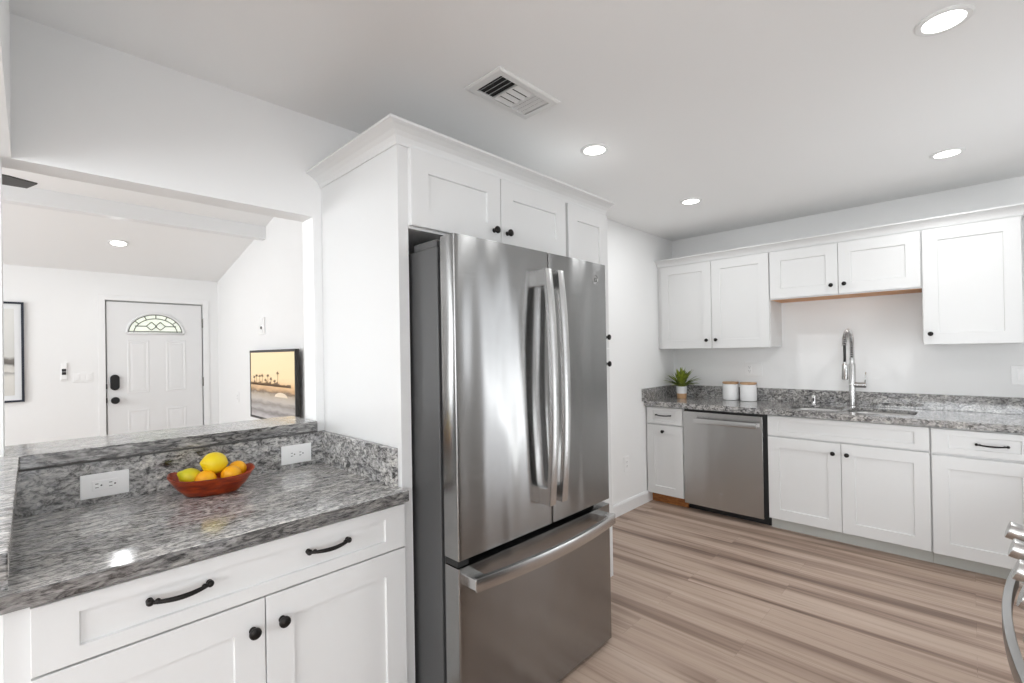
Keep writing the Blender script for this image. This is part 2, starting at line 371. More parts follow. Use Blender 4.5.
# ---------------------------------------------------------------- room shell
YW, XW, YS = 2.104, 4.449, -0.75      # dividing wall, sink wall, range wall
ZC, YT = 2.436, 2.22                  # kitchen ceiling, far side of dividing wall
XL, YB, YF, XT = -3.2, -2.5, 6.97, 1.703
mb = MB().box(XL-0.1, XW+0.1, YB-0.1, YF+0.3, -0.12, 0); struct(mb.build('floor', M['floor']), 'floor of grey brown wood look planks')
mb = MB().box(XL-0.1, XW+0.1, YB-0.1, YT, ZC, ZC+0.1); struct(mb.build('ceiling', M['ceil']), 'flat white kitchen ceiling')
sl = lambda y: 2.335 + 0.2*(YF - y)
mb = MB().prism([(XL-0.1, YF+0.1, sl(YF+0.1)), (XL-0.1, YT, sl(YT)), (XL-0.1, YT, sl(YT)+0.1), (XL-0.1, YF+0.1, sl(YF+0.1)+0.1)], (XT-XL+0.2, 0, 0))
struct(mb.build('ceiling_living', M['ceil']), 'sloped white living room ceiling')
# dividing wall with the pass-through
mb = MB()
mb.box(0.893, XW, YW, YT, 0, ZC)                      # behind the fridge run
mb.box(-0.6, 0.893, YW, YT, 1.986, ZC)                # header
mb.box(-0.6, 0.893, YW, YT, 0, 1.026)                 # half wall
mb.box(-0.6, -0.058, YW, YT, 1.026, 1.986)            # post
mb.box(XL, XT, YT-0.06, YT, ZC, sl(YT)+0.02)          # gable above
struct(mb.build('wall_north', M['wall']), 'white wall with the pass-through opening')
mb = MB(); mb.box(-0.16, -0.035, 0.60, YW, 1.986, ZC); mb.box(-0.16, -0.044, 1.47, YW, 0, 1.026)
struct(mb.build('wall_west_kitchen', M['wall']), 'white half wall and header at the left end')
mb = MB().box(XW, XW+0.1, YS-0.1, YT, 0, ZC); struct(mb.build('wall_east', M['wall']), 'white wall behind the sink')
mb = MB()   # range wall with the back door opening
mb.box(0.6, 2.72, YS-0.1, YS, 0, ZC); mb.box(3.38, XW+0.1, YS-0.1, YS, 0, ZC); mb.box(2.72, 3.38, YS-0.1, YS, 2.05, ZC); mb.box(0.5, 0.6, YB, YS, 0, ZC)
struct(mb.build('wall_south', M['wall']), 'white wall behind the range')
mb = MB()
mb.box(XL-0.1, XL, YB-0.1, -0.95, 0, 3.5); mb.box(XL-0.1, XL, 1.35, 3.55, 0, 4.4); mb.box(XL-0.1, XL, 6.05, YF+0.1, 0, 3.5)
mb.box(XL-0.1, XL, -0.95, 1.35, 0, 0.65); mb.box(XL-0.1, XL, -0.95, 1.35, 2.25, 3.5); mb.box(XL-0.1, XL, 3.55, 6.05, 0, 0.65); mb.box(XL-0.1, XL, 3.55, 6.05, 2.25, 4.4)
struct(mb.build('wall_west', M['wall']), 'white window wall of the living and dining room')
mb = MB(); mb.box(XL, -2.45, YB-0.1, YB, 0, ZC); mb.box(0.05, 0.6, YB-0.1, YB, 0, ZC); mb.box(-2.45, 0.05, YB-0.1, YB, 2.2, ZC)
struct(mb.build('wall_back', M['wall']), 'white dining wall behind the viewer')
def window(name, face, u0, u1, z0, z1, pos, bars, label):
    r = bpy.data.objects.new(name, None); COL.objects.link(r); WORG[r] = Vector((0,0,0)); struct(r, label)
    g = MB(); f = MB()
    def bx(m, a, b, d0, d1, c, e):
        if face == 'x': m.box(pos+d0, pos+d1, a, b, c, e)
        else: m.box(a, b, pos+d0, pos+d1, c, e)
    bx(g, u0, u1, -0.035, -0.025, z0, z1); g.build('window_pane', M['glass_lit'], r)
    w = 0.05
    bx(f, u0-w, u0+w*0.4, -0.05, 0.02, z0-w, z1+w); bx(f, u1-w*0.4, u1+w, -0.05, 0.02, z0-w, z1+w); bx(f, u0, u1, -0.05, 0.02, z1-w*0.4, z1+w); bx(f, u0, u1, -0.05, 0.02, z0-w, z0+w*0.4)
    for k in range(1, bars): bx(f, u0+(u1-u0)*k/bars-0.02, u0+(u1-u0)*k/bars+0.02, -0.045, 0.005, z0, z1)
    f.build('window_frame', M['trim'], r); return r
window('window_1', 'x', -0.95, 1.35, 0.65, 2.25, XL, 3, 'bright dining room window')
window('window_2', 'x', 3.55, 6.05, 0.65, 2.25, XL, 3, 'bright living room window')
window('window_3', 'y', -2.45, 0.05, 0.06, 2.2, YB, 2, 'glazed sliding door of the dining room')
window('door_2', 'y', 2.75, 3.35, 0.08, 2.02, YS-0.03, 2, 'glazed back door beside the range')
# living room walls
DX0, DX1, DZ = 0.607, 1.524, 2.012
mb = MB(); mb.box(XL, DX0-0.012, YF, YF+0.12, 0, 2.5); mb.box(DX1+0.012, XT+0.1, YF, YF+0.12, 0, 2.5); mb.box(DX0-0.012, DX1+0.012, YF, YF+0.12, DZ+0.016, 2.5)
struct(mb.build('wall_far', M['wall']), 'white far wall with the front door')
mb = MB().prism([(XT, YT, 0), (XT, YF, 0), (XT, YF, 2.5), (XT, YT, sl(YT)+0.05)], (0.1, 0, 0))
struct(mb.build('wall_far_right', M['wall']), 'white right wall of the living room')
mb = MB().box(XL, XT, 5.165, 5.27, 2.567, sl(5.165)+0.03); struct(mb.build('trim_3', M['trim']), 'white beam under the sloped ceiling')
mb = MB()   # door casing
for a, b, c, e in ((DX0-0.075, DX0-0.014, 0, DZ+0.07), (DX1+0.014, DX1+0.075, 0, DZ+0.07), (DX0-0.014, DX1+0.014, DZ+0.018, DZ+0.07)): mb.box(a, b, YF-0.012, YF, c, e)
struct(mb.build('trim_1', M['wall'], bevel=0.003), 'flat white casing round the front door')
# baseboards
mb = sweep([(XW, YW), (2.275, YW)], [(0, 0), (0.016, 0), (0.016, 0.085), (0.009, 0.10), (0, 0.10)], 'b', None)
struct(mb.build('baseboard_north', M['trim']), 'white baseboard beside the pantry')
mb = MB().box(XL, DX0-0.08, YF-0.014, YF, 0, 0.1); struct(mb.build('baseboard_far', M['trim']), 'white baseboard by the front door')
mb = MB().box(XT-0.014, XT, YT, YF, 0, 0.1); struct(mb.build('baseboard_right', M['trim']), 'white baseboard of the living room right wall')

# front door: slab with raised panels, fanlight, lock, knob, hinges
dr = bpy.data.objects.new('door_1', None); COL.objects.link(dr); dr.location = (DX0, YF, 0); WORG[dr] = Vector((DX0, YF, 0)); struct(dr, 'white panelled front door with a leaded half round fanlight')
MB().box(DX0, DX1, YF+0.006, YF+0.045, 0.01, DZ).build('door_slab', M['door'], dr, bevel=0.002)
MB().box(DX0-0.03, DX1+0.03, YF+0.05, YF+0.06, 0, DZ+0.03).build('gap_backing', M['gap'], dr)  # added back plane; its grey sets the tone of the door gap
for x0, x1, z0, z1 in ((0.785, 0.99, 0.955, 1.575), (1.15, 1.355, 0.965, 1.575), (0.785, 0.99, 0.25, 0.765), (1.15, 1.355, 0.25, 0.765)):
    q = MB(); f = YF + 0.006
    def rc(i, d): return [(x0+i, f+d, z0+i), (x1-i, f+d, z0+i), (x1-i, f+d, z1-i), (x0+i, f+d, z1-i)]
    q.loft([rc(0, 0.0), rc(0.008, -0.004), rc(0.016, -0.004), rc(0.03, -0.0005), rc(0.05, -0.004)]); q.build('door_panel', M['door'], dr)
cxf, czf, rx, rz = 1.056, 1.655, 0.262, 0.225
arc = lambda a, b, n=28: [(cxf + a*math.cos(PI*i/n), czf + b*math.sin(PI*i/n)) for i in range(n+1)]
fl = MB().prism([(x, YF+0.002, z) for x, z in arc(rx, rz)], (0, 0.006, 0)).build('fanlight_glass', M['fanglass'], dr)
q = MB()
fr = [(x, YF-0.002, z) for x, z in arc(rx+0.012, rz+0.012)]
q.tube(fr, 0.013, 8); q.tube([fr[-1], fr[0]], 0.013, 8); q.build('fanlight_frame', M['door'], dr, smooth=True)
q = MB()
def tb(pts):
    for a, b in zip(pts, pts[1:]): q.cyl((a[0], YF-0.001, a[1]), (b[0], YF-0.001, b[1]), 0.0055, seg=6)
tb(arc(rx*0.985, rz*0.985)); tb(arc(rx*0.80, rz*0.78)); tb([(cxf-rx, czf+0.022), (cxf+rx, czf+0.022)])
for c in (-0.043, 0.043): tb([(cxf+c-0.05, czf+0.085), (cxf+c, czf+0.135), (cxf+c+0.05, czf+0.085), (cxf+c, czf+0.04), (cxf+c-0.05, czf+0.085)])
tb([(cxf-0.2, czf+0.085), (cxf-0.093, czf+0.085)]); tb([(cxf+0.093, czf+0.085), (cxf+0.2, czf+0.085)])
for a in (0.22, 0.36, 0.5, 0.64, 0.78): tb([(cxf + rx*0.8*math.cos(PI*a), czf + rz*0.78*math.sin(PI*a)), (cxf + rx*math.cos(PI*a), czf + rz*math.sin(PI*a))])
q.build('came', M['came'], fl, smooth=True)
def stadium(cx, cz, w, h, n=12):
    r = w/2; return [(cx + r*math.cos(PI*i/n), cz + h/2 - r + r*math.sin(PI*i/n)) for i in range(n+1)] + [(cx - r*math.cos(PI*i/n), cz - h/2 + r - r*math.sin(PI*i/n)) for i in range(n+1)]
MB().prism([(x, YF-0.028, z) for x, z in stadium(0.672, 1.093, 0.082, 0.178)], (0, 0.034, 0)).build('keypad_lock', M['blackmetal'], dr, bevel=0.006)
MB().lathe([(0.034, 0), (0.034, 0.006), (0.014, 0.01), (0.014, 0.03), (0.036, 0.036), (0.04, 0.05), (0.034, 0.062), (0.001, 0.066)], (0.672, YF+0.006, 0.89), (0, -1, 0), 28).build('door_knob', M['blackmetal'], dr, smooth=50)
for z in (1.05, 0.892): MB().box(0.596, 0.606, YF-0.004, YF+0.02, z-0.028, z+0.028).build('latch_plate', M['blackmetal'], dr)
for z in (1.79, 1.055, 0.25): MB().cyl((1.531, YF-0.004, z-0.055), (1.531, YF-0.004, z+0.055), 0.008).build('hinge', M['came'], dr)

# ---------------------------------------------------------------- things on the far walls
t = thing('light_switch', 'white wide switch plate on the wall left of the front door', 'light switch', (0.405, YF, 1.165))
MB().box(0.325, 0.485, YF-0.006, YF, 1.112, 1.218).build('plate', M['plate'], t, bevel=0.003)
for k in range(3): MB().box(0.346+k*0.046, 0.376+k*0.046, YF-0.010, YF-0.004, 1.132, 1.198).build('rocker', M['plate'], t, bevel=0.002)
t = thing('remote_control', 'small white fan remote with black buttons in a wall cradle', 'remote control', (0.253, YF, 1.22))
MB().box(0.226, 0.282, YF-0.012, YF, 1.135, 1.20).build('cradle', M['plate'], t, bevel=0.003)
MB().box(0.231, 0.277, YF-0.02, YF-0.004, 1.15, 1.325).build('body', M['plate'], t, bevel=0.004)
for z in (1.247, 1.213): MB().box(0.237, 0.271, YF-0.024, YF-0.018, z-0.014, z+0.016).build('button', M['black'], t, bevel=0.002)
t = thing('framed_print', 'pale print in a thin dark frame left of the front door', 'picture', (-0.42, YF, 0.94))
x0, x1, z0, z1 = -0.80, -0.04, 0.938, 1.957
q = MB()
for a in ((x0, x1, z0, z0+0.02), (x0, x1, z1-0.02, z1), (x0, x0+0.02, z0+0.02, z1-0.02), (x1-0.02, x1, z0+0.02, z1-0.02)): q.box(a[0], a[1], YF-0.03, YF-0.001, a[2], a[3])
q.build('frame', M['navy'], t)
MB().box(x0+0.018, x1-0.018, YF-0.012, YF-0.002, z0+0.018, z1-0.018).build('mat_board', M['mat_board'], t)
MB().box(x0+0.07, x1-0.07, YF-0.0135, YF-0.012, z0+0.07, z1-0.07).build('print', M['print'], t)
# television
TX = 1.632; ty0, ty1, tz0, tz1 = 4.26, 5.49, 0.725, 1.425
t = thing('television', 'black wall mounted screen showing a hazy beach with palms', 'television', (XT, (ty0+ty1)/2, tz0))
q = MB(); b = 0.022
for a in ((ty0, ty1, tz0, tz0+b), (ty0, ty1, tz1-b, tz1), (ty0, ty0+b, tz0+b, tz1-b), (ty1-b, ty1, tz0+b, tz1-b)): q.box(TX, TX+0.034, a[0], a[1], a[2], a[3])
q.build('bezel', M['tvblack'], t, bevel=0.002)
MB().box(TX+0.008, TX+0.036, ty0+0.01, ty1-0.01, tz0+0.01, tz1-0.01).build('back_panel', M['tvblack'], t)
scr = MB().box(TX+0.004, TX+0.008, ty0+b, ty1-b, tz0+b, tz1-b).build('screen', M['beach'], t)
q = MB(); rr = random.Random(3)
H0 = tz0 + 0.345
for k in range(9):
    y = ty1 - 0.12 - 0.085*k + rr.uniform(-0.02, 0.02); h = rr.uniform(0.05, 0.10) + (0.03 if k == 8 else 0)
    q.box(TX+0.003, TX+0.004, y-0.004, y+0.004, H0, H0+h)
    for j in range(7):
        a = PI*j/6 + rr.uniform(-0.2, 0.2); L = rr.uniform(0.03, 0.05)
        q.poly([(TX+0.003, y-0.008*math.sin(a), H0+h+0.008*math.cos(a)), (TX+0.003, y+L*math.cos(a), H0+h+L*0.7*math.sin(a)-0.004), (TX+0.003, y+0.008*math.sin(a), H0+h-0.008*math.cos(a))])
for k in range(24):
    y = ty1 - 0.05 - 0.045*k; h = 0.02 + 0.03*rr.random()*(1 if k < 18 else 0.4); q.poly([(TX+0.003, y-0.04, H0), (TX+0.003, y-0.02, H0+h), (TX+0.003, y+0.02, H0+h*0.9), (TX+0.003, y+0.04, H0)])
q.build('palm_trees', M['palm'], scr)
q = MB(); q.prism([(TX+0.0032, 4.62 + 0.16*math.cos(a), tz0+0.25 + 0.042*math.sin(a)) for a in [PI*i/10 for i in range(11)]], (0.0006, 0, 0)); q.build('surf', M['surf'], scr)
MB().box(TX+0.034, XT-0.001, 4.6, 5.15, 0.9, 1.25).build('wall_mount', M['tvblack'], t)
t = thing('thermostat', 'small white wall device with a dark dot above the television', 'thermostat', (XT, 5.30, 1.675))
MB().box(XT-0.012, XT-0.001, 5.22, 5.39, 1.59, 1.765).build('plate', M['plate'], t, bevel=0.004)
MB().sphere((XT-0.014, 5.30, 1.66), 0.016, (0.5, 1, 1), 12, 8).build('dial', M['slot'], t)

def outlet(name, face, u, z, pos, label, horizontal=False, plate=None, group=None):
    # centre u, z; plate faces -y or -x at plane pos
    w, h = (0.125, 0.079) if horizontal else (0.079, 0.125)
    t = thing(name, label, 'outlet', mp(face, u, 0, z, pos), group)
    q = MB(); pa, pb = plate or (u-w/2, u+w/2); fbox(q, face, pa, pb, -0.006, -0.0005, z-h/2, z+h/2, pos); q.build('plate', M['plate'], t, bevel=0.0025)
    lw, lh = (0.067, 0.033) if horizontal else (0.033, 0.067)
    q = MB(); fbox(q, face, u-lw/2, u+lw/2, -0.0085, -0.005, z-lh/2, z+lh/2, pos); q.build('receptacle', M['plate'], t, bevel=0.001)
    q = MB()
    for s in (-1, 1):
        if horizontal:
            c = u + s*0.0175
            fbox(q, face, c-0.008, c+0.0005, -0.0089, -0.008, z+0.0050, z+0.0072, pos); fbox(q, face, c-0.008, c+0.0005, -0.0089, -0.008, z-0.0072, z-0.0050, pos)
            q.lathe([(0.0026, 0), (0.0026, 0.0005)], mp(face, c+0.0075, -0.0085, z, pos), (0,-1,0) if face == 'y' else (-1,0,0), 12)
        else:
            c = z + s*0.0175
            fbox(q, face, u-0.0072, u-0.005, -0.0089, -0.008, c-0.003, c+0.006, pos); fbox(q, face, u+0.005, u+0.0072, -0.0089, -0.008, c-0.003, c+0.006, pos)
            q.lathe([(0.0026, 0), (0.0026, 0.0005)], mp(face, u, -0.0085, c-0.009, pos), (0,-1,0) if face == 'y' else (-1,0,0), 12)
    q.build('slots', M['slot'], t); return t
def blank_plate(name, label, lo, hi, rocker=None, cat='wall plate'):
    t = thing(name, label, cat, tuple((a+b)/2 for a, b in zip(lo, hi)))
    MB().box(lo[0], hi[0], lo[1], hi[1], lo[2], hi[2]).build('plate', M['plate'], t, bevel=0.002)
    if rocker: MB().box(*rocker).build('rocker', M['plate'], t, bevel=0.0015)
    return t
outlet('wall_outlet', 'x', 6.16, 0.89, XT, 'white outlet low on the living room wall left of the television')

# ---------------------------------------------------------------- ceiling fan (only a blade tip shows)
t = thing('ceiling_fan', 'dark ceiling fan blade reaching in at the left edge of the opening', 'ceiling fan', (-0.69, 3.50, 2.29))
fx, fy, fz = -0.69, 3.50, 2.315
MB().lathe([(0.012, 0), (0.012, sl(fy)-fz-0.1)], (fx, fy, fz+0.1), seg=12).build('downrod', M['fanblade'], t)
MB().lathe([(0.06, 0), (0.06, 0.05), (0.02, 0.07)], (fx, fy, sl(fy)-0.08), seg=20).build('canopy', M['fanblade'], t)
MB().lathe([(0.02, -0.06), (0.09, -0.05), (0.11, 0), (0.11, 0.06), (0.05, 0.1), (0.012, 0.11)], (fx, fy, fz), seg=28).build('motor_housing', M['fanblade'], t, smooth=40)
for k in range(3):
    a = math.radians(120*k + 2); ca, sa = math.cos(a), math.sin(a)
    pts = []
    for r, w in ((0.10, -0.05), (0.50, -0.085), (0.62, -0.078), (0.725, -0.03), (0.69, 0.095), (0.60, 0.10), (0.10, 0.05)):
        pts.append((fx + r*ca - w*sa, fy + r*sa + w*ca, 2.287))
    MB().prism(pts, (0, 0, 0.007)).build('blade', M['fanblade'], t)

# ---------------------------------------------------------------- recessed lights
def downlight(name, loc, label, r=0.075, nrm=(0,0,-1), power=4.5, group='recessed kitchen ceiling lights'):
    t = thing(name, label, 'ceiling light', loc, group)
    MB().lathe([(r*0.745, 0.0), (r*0.745, 0.006), (r*0.93, 0.008), (r, 0.004), (r, -0.0005)], loc, nrm, 36).build('trim_ring', M['vent'], t, smooth=40)
    MB().lathe([(r*0.74, 0.001), (r*0.74, 0.0055), (r*0.5, 0.006), (0.001, 0.0062)], loc, nrm, 36).build('lens', M['lens'], t, smooth=40)
    a = area(name + '_lamp', Vector(loc) + Vector(nrm)*0.02, nrm, r*1.4, 0, power, (0.98, 0.995, 1.0), 'DISK')
    a.parent = t; a.location = Vector(nrm)*0.02; return t
downlight('recessed_light', (2.115, 0.047, ZC), 'largest round recessed light, by the upper right corner')
downlight('recessed_light', (2.11, 1.418, ZC), 'round recessed ceiling light just right of the ceiling vent', power=0.9)
downlight('recessed_light', (3.589, 0.077, ZC), 'round recessed ceiling light above the sink cabinets at right')
downlight('recessed_light', (3.352, 1.433, ZC), 'smallest round recessed ceiling light, nearest the wall corner')
yl = 6.06; downlight('recessed_light', (0.625, yl, sl(yl)-0.002), 'round recessed light in the sloped ceiling above the front door', 0.085, Vector((0, -0.196, -0.98)), 3, 'recessed living room lights')

# ---------------------------------------------------------------- ceiling vent
t = thing('air_vent', 'white louvred air vent in the kitchen ceiling', 'vent', (1.416, 1.345, ZC))
vx0, vx1, vy0, vy1 = 1.235, 1.598, 1.242, 1.448; ix0, ix1, iy0, iy1 = 1.272, 1.561, 1.275, 1.417
q = MB(); zf = ZC - 0.010
def rr_(x0, x1, y0, y1, z): return [(x0, y0, z), (x1, y0, z), (x1, y1, z), (x0, y1, z)]
q.loft([rr_(vx0, vx1, vy0, vy1, ZC-0.0005), rr_(vx0, vx1, vy0, vy1, ZC-0.005), rr_(vx0+0.008, vx1-0.008, vy0+0.008, vy1-0.008, zf), rr_(ix0, ix1, iy0, iy1, zf), rr_(ix0, ix1, iy0, iy1, ZC-0.001)], cap=False)
q.build('frame', M['vent'], t)
MB().box(ix0, ix1, iy0, iy1, ZC-0.0012, ZC-0.0004).build('duct', M['duct'], t)
q = MB(); L3 = (ix1-ix0)/3
def louver(p0, p1, off, d):   # slat from p0 to p1, tilted
    a, b = Vector(p0), Vector(p1); o = Vector(off)
    q.prism([a, b, b + o, a + o], d)
for k in range(4):
    x = ix0 + 0.012 + k*0.0245; louver((x, iy0, zf+0.001), (x, iy1, zf+0.001), (0.006, 0, 0.0078), (0.0012, 0, 0.0004))
for k in range(4):
    y = iy0 + 0.030 + k*0.0355; louver((ix0+L3, y, zf), (ix0+2*L3, y, zf), (0, -0.021, 0.0072), (0, 0.001, 0.0010))
for k in range(4):
    x = ix0 + 2*L3 + 0.012 + k*0.0245; louver((x, iy0, zf+0.001), (x, iy1, zf+0.001), (-0.0125, 0, 0.0076), (0.0012, 0, 0.0006))
for x in (ix0+L3, ix0+2*L3): q.box(x-0.001, x+0.001, iy0, iy1, zf, ZC-0.002)
q.build('louvers', M['vent'], t)

# ================================================================ LEFT: peninsula with bar ledge
ZL = 0.884
# base cabinet
t = thing('base_cabinet', 'white base cabinet with one wide two-pull drawer under the left counter', 'cabinet', (0.45, 1.465, 0))
q = MB(); q.box(-0.0435, 0.928, 1.465, YW-0.002, 0.10, 0.8445); q.box(-0.036, 0.928, 1.54, 1.56, 0.0, 0.10); q.build('carcass', M['cab'], t)
d = shaker_front('y', -0.004, 0.9245, 0.684, 0.833, 1.445, 0.077, rail_v=0.036).build('drawer', M['cab'], t)
pull_mb('y', 0.199, 0.325, 0.772, 1.445).build('pull', M['bronze'], d, smooth=50)
pull_mb('y', 0.583, 0.708, 0.772, 1.445).build('pull', M['bronze'], d, smooth=50)
for a, b_, ku in ((-0.004, 0.4605, 0.428), (0.4635, 0.9245, 0.506)):
    d = shaker_front('y', a, b_, 0.105, 0.679, 1.445, 0.077).build('door', M['cab'], t)
    knob_mb('y', ku, 0.600, 1.445).build('knob', M['bronze'], d, smooth=50)
# countertop with splashes
t = thing('countertop', 'grey granite countertop with low splash on the left, holding the fruit bowl', 'countertop', (0.45, 1.75, ZL-0.039))
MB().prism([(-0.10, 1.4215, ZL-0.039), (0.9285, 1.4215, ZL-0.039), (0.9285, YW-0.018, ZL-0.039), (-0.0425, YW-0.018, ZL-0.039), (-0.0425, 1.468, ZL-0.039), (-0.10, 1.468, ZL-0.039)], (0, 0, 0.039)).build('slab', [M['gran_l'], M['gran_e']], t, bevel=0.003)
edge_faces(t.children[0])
MB().box(-0.042, 0.9285, YW-0.017, YW-0.001, ZL-0.039, 1.024).build('back_splash', M['gran_s'], t)
MB().box(0.908, 0.9285, 1.492, YW-0.018, ZL, 1.0235).build('side_splash', M['gran_s'], t, bevel=0.0015)
MB().box(-0.10, -0.036, 1.452, 1.4685, ZL+0.0005, 1.0255).build('end_splash', M['gran_s'], t)
MB().box(-0.0435, -0.036, 1.469, YW-0.018, ZL+0.0005, 1.0255).build('side_splash', M['gran_s'], t)
# bar ledge
t = thing('bar_ledge', 'raised L-shaped granite bar ledge in the pass-through opening', 'countertop', (0.4, 2.2, 1.03))
q = MB()
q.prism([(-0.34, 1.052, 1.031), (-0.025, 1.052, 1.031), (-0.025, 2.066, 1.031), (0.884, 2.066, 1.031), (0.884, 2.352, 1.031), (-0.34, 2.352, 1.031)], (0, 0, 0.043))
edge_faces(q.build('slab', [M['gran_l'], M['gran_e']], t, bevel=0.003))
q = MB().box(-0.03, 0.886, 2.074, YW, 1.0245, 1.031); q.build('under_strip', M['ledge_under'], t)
outlet('wall_outlet', 'y', 0.173, 0.944, YW-0.017, 'white double outlet on the granite splash left of the fruit bowl', True)
outlet('wall_outlet', 'y', 0.798, 0.942, YW-0.017, 'white double outlet on the granite splash right of the fruit bowl', True)

# fruit bowl: boat-shaped bowl, long axis near x
BC = Vector((0.447, 1.922, ZL)); BR = math.radians(-13)
def bowl_ring(hx, hy, z, k, lift, n=48):
    out = []
    for i in range(n):
        a = 2*PI*i/n; c, s = math.cos(a), math.sin(a)
        x = hx*math.copysign(abs(c)**k, c); y = hy*math.copysign(abs(s)**k, s)
        zz = z + lift*(abs(x)/max(hx, 1e-6))**3
        out.append(Vector((BC.x + x*math.cos(BR) - y*math.sin(BR), BC.y + x*math.sin(BR) + y*math.cos(BR), BC.z + zz)))
    return out
q = MB()
q.loft([bowl_ring(0.072, 0.036, 0.0005, 0.8, 0), bowl_ring(0.082, 0.046, 0.008, 0.8, 0), bowl_ring(0.104, 0.064, 0.030, 0.72, 0.003), bowl_ring(0.119, 0.078, 0.052, 0.6, 0.007), bowl_ring(0.130, 0.088, 0.066, 0.55, 0.014),
        bowl_ring(0.126, 0.084, 0.0675, 0.55, 0.014), bowl_ring(0.117, 0.073, 0.052, 0.66, 0.008), bowl_ring(0.098, 0.058, 0.030, 0.72, 0.003), bowl_ring(0.070, 0.038, 0.010, 0.8, 0)])
tag(q.build('fruit_bowl', M['bowl'], org=BC, smooth=60), 'red brown wooden boat-shaped bowl of citrus on the granite counter', 'bowl')
def blob(c, r, long, axis, tip):
    prof = []
    for i in range(19):
        a = PI*i/18; h = -math.cos(a)*r*long; rad = r*math.sin(a)
        if tip: h += math.copysign(max(0, abs(math.cos(a))-0.9)*r*tip*10*0.3, h)
        prof.append((rad, h))
    return MB().lathe(prof, c, axis, 28)
def fruit(name, off, r, long, axis, mat, label, tip, grp):
    x, y, z = off; c = Vector((BC.x + x*math.cos(BR) - y*math.sin(BR), BC.y + x*math.sin(BR) + y*math.cos(BR), BC.z + z))
    o = blob(c, r, long, axis, tip).build(name, mat, org=c, smooth=True); tag(o, label, name, grp)
    e = c + Vector(axis).normalized()*(r*long + (r*tip*0.28 if tip else 0) - 0.001)
    MB().lathe([(0.004, -0.002), (0.0035, 0.001), (0.001, 0.0018)], e, axis, 10).build('stem_scar', M['stem'], o)
    return o
fruit('orange', (-0.020, -0.026, 0.056), 0.033, 0.96, (0.2, 0.5, 1), M['orange'], 'orange at the front of the wooden bowl, below the lemons', 0, 'fruit in the wooden bowl')
fruit('orange', (0.056, -0.018, 0.060), 0.033, 0.96, (0.5, 0.6, 0.6), M['orange'], 'orange in the bowl right of the top lemon, in front', 0, 'fruit in the wooden bowl')
fruit('orange', (0.076, 0.030, 0.068), 0.031, 0.96, (-0.4, 0.5, 0.8), M['orange'], 'orange at the back right end of the wooden bowl', 0, 'fruit in the wooden bowl')
fruit('lemon', (-0.064, 0.018, 0.062), 0.031, 1.18, (-0.5, 0.35, 0.25), M['lime'], 'greenish yellow lemon at the left end of the wooden bowl', 1, 'fruit in the wooden bowl')
fruit('lemon', (0.006, 0.014, 0.103), 0.038, 1.12, (1, 0.5, -0.25), M['lemon'], 'large yellow lemon on top of the fruit heap', 1, 'fruit in the wooden bowl')

# ================================================================ FRIDGE ENCLOSURE
YD = 1.4485
t = MB().box(0.930, 0.972, 1.4685, YW-0.001, 0, 2.125).build('end_panel', M['cab'], org=(0.95, 1.8, 0))
tag(t, 'tall white end panel between the left counter and the refrigerator', 'cabinet panel')
t = thing('wall_cabinet', 'white two-door cabinet above the refrigerator', 'cabinet', (1.43, 1.78, 1.825))
MB().box(0.9725, 1.897, 1.4685, YW-0.001, 1.825, 2.125).build('carcass', M['cab'], t)
for a, b_, ku in ((0.974, 1.4295, 1.388), (1.4335, 1.889, 1.468)):
    d = shaker_front('y', a, b_, 1.834, 2.117, YD, 0.077).build('door', M['cab'], t)
    knob_mb('y', ku, 1.884, YD, 0.0155).build('knob', M['bronze'], d, smooth=50)
t = thing('pantry_cabinet', 'tall narrow white pantry cabinet right of the refrigerator', 'cabinet', (2.08, 1.78, 0))
q = MB(); q.box(1.898, 2.272, 1.4685, YW-0.001, 0.1, 2.125); q.box(1.898, 2.255, 1.56, YW-0.001, 0, 0.1); q.build('carcass', M['cab'], t)
for z0, z1, kz in ((0.105, 1.372, 1.290), (1.378, 2.117, 1.437)):
    d = shaker_front('y', 1.911, 2.268, z0, z1, YD, 0.077).build('door', M['cab'], t)
    knob_mb('y', 2.232, kz, YD, 0.0155).build('knob', M['bronze'], d, smooth=50)
CP = [(0, 2.121), (0.004, 2.121), (0.008, 2.134), (0.017, 2.147), (0.031, 2.159), (0.048, 2.168), (0.062, 2.173), (0.066, 2.175), (0.066, 2.184), (0, 2.184)]
q = sweep([(2.272, 1.4675), (0.9295, 1.4675), (0.9295, YW-0.001)], CP, 'c', None)
tag(q.build('crown_molding', M['cab'], org=(0.93, 1.4675, 2.121)), 'white crown molding around the top of the refrigerator cabinets', 'crown molding')

# ---------------------------------------------------------------- refrigerator
FX0, FX1, FXM = 0.985, 1.893, 1.471
t = thing('refrigerator', 'stainless steel french door refrigerator with bottom freezer drawer', 'refrigerator', (1.44, 1.65, 0))
MB().box(FX0+0.002, FX1-0.002, 1.318, 2.05, 0.03, 1.735).build('case', M['case'], t, bevel=0.003)
MB().box(FX0+0.02, FX1-0.02, 1.298, 1.3185, 0.06, 1.73).build('gasket', M['gasket'], t)
MB().box(FX0+0.01, FX1-0.01, 1.262, 1.318, 0.012, 0.055).build('base_grille', M['black'], t)
for x in (FX0+0.05, FX1-0.05): MB().cyl((x-0.015, 1.34, 0.018), (x+0.015, 1.34, 0.018), 0.0175).build('wheel', M['black'], t)
MB().box(FX0+0.004, FX0+0.10, 1.325, 1.46, 1.7352, 1.762).build('hinge_cover', M['case'], t, bevel=0.004)
MB().box(FX1-0.10, FX1-0.004, 1.325, 1.46, 1.7352, 1.762).build('hinge_cover', M['case'], t, bevel=0.004)
for x in (FX0+0.012, FX1-0.045):
    MB().box(x, x+0.033, 1.245, 1.33, 1.7355, 1.757).build('top_hinge', M['gasket'], t, bevel=0.003)
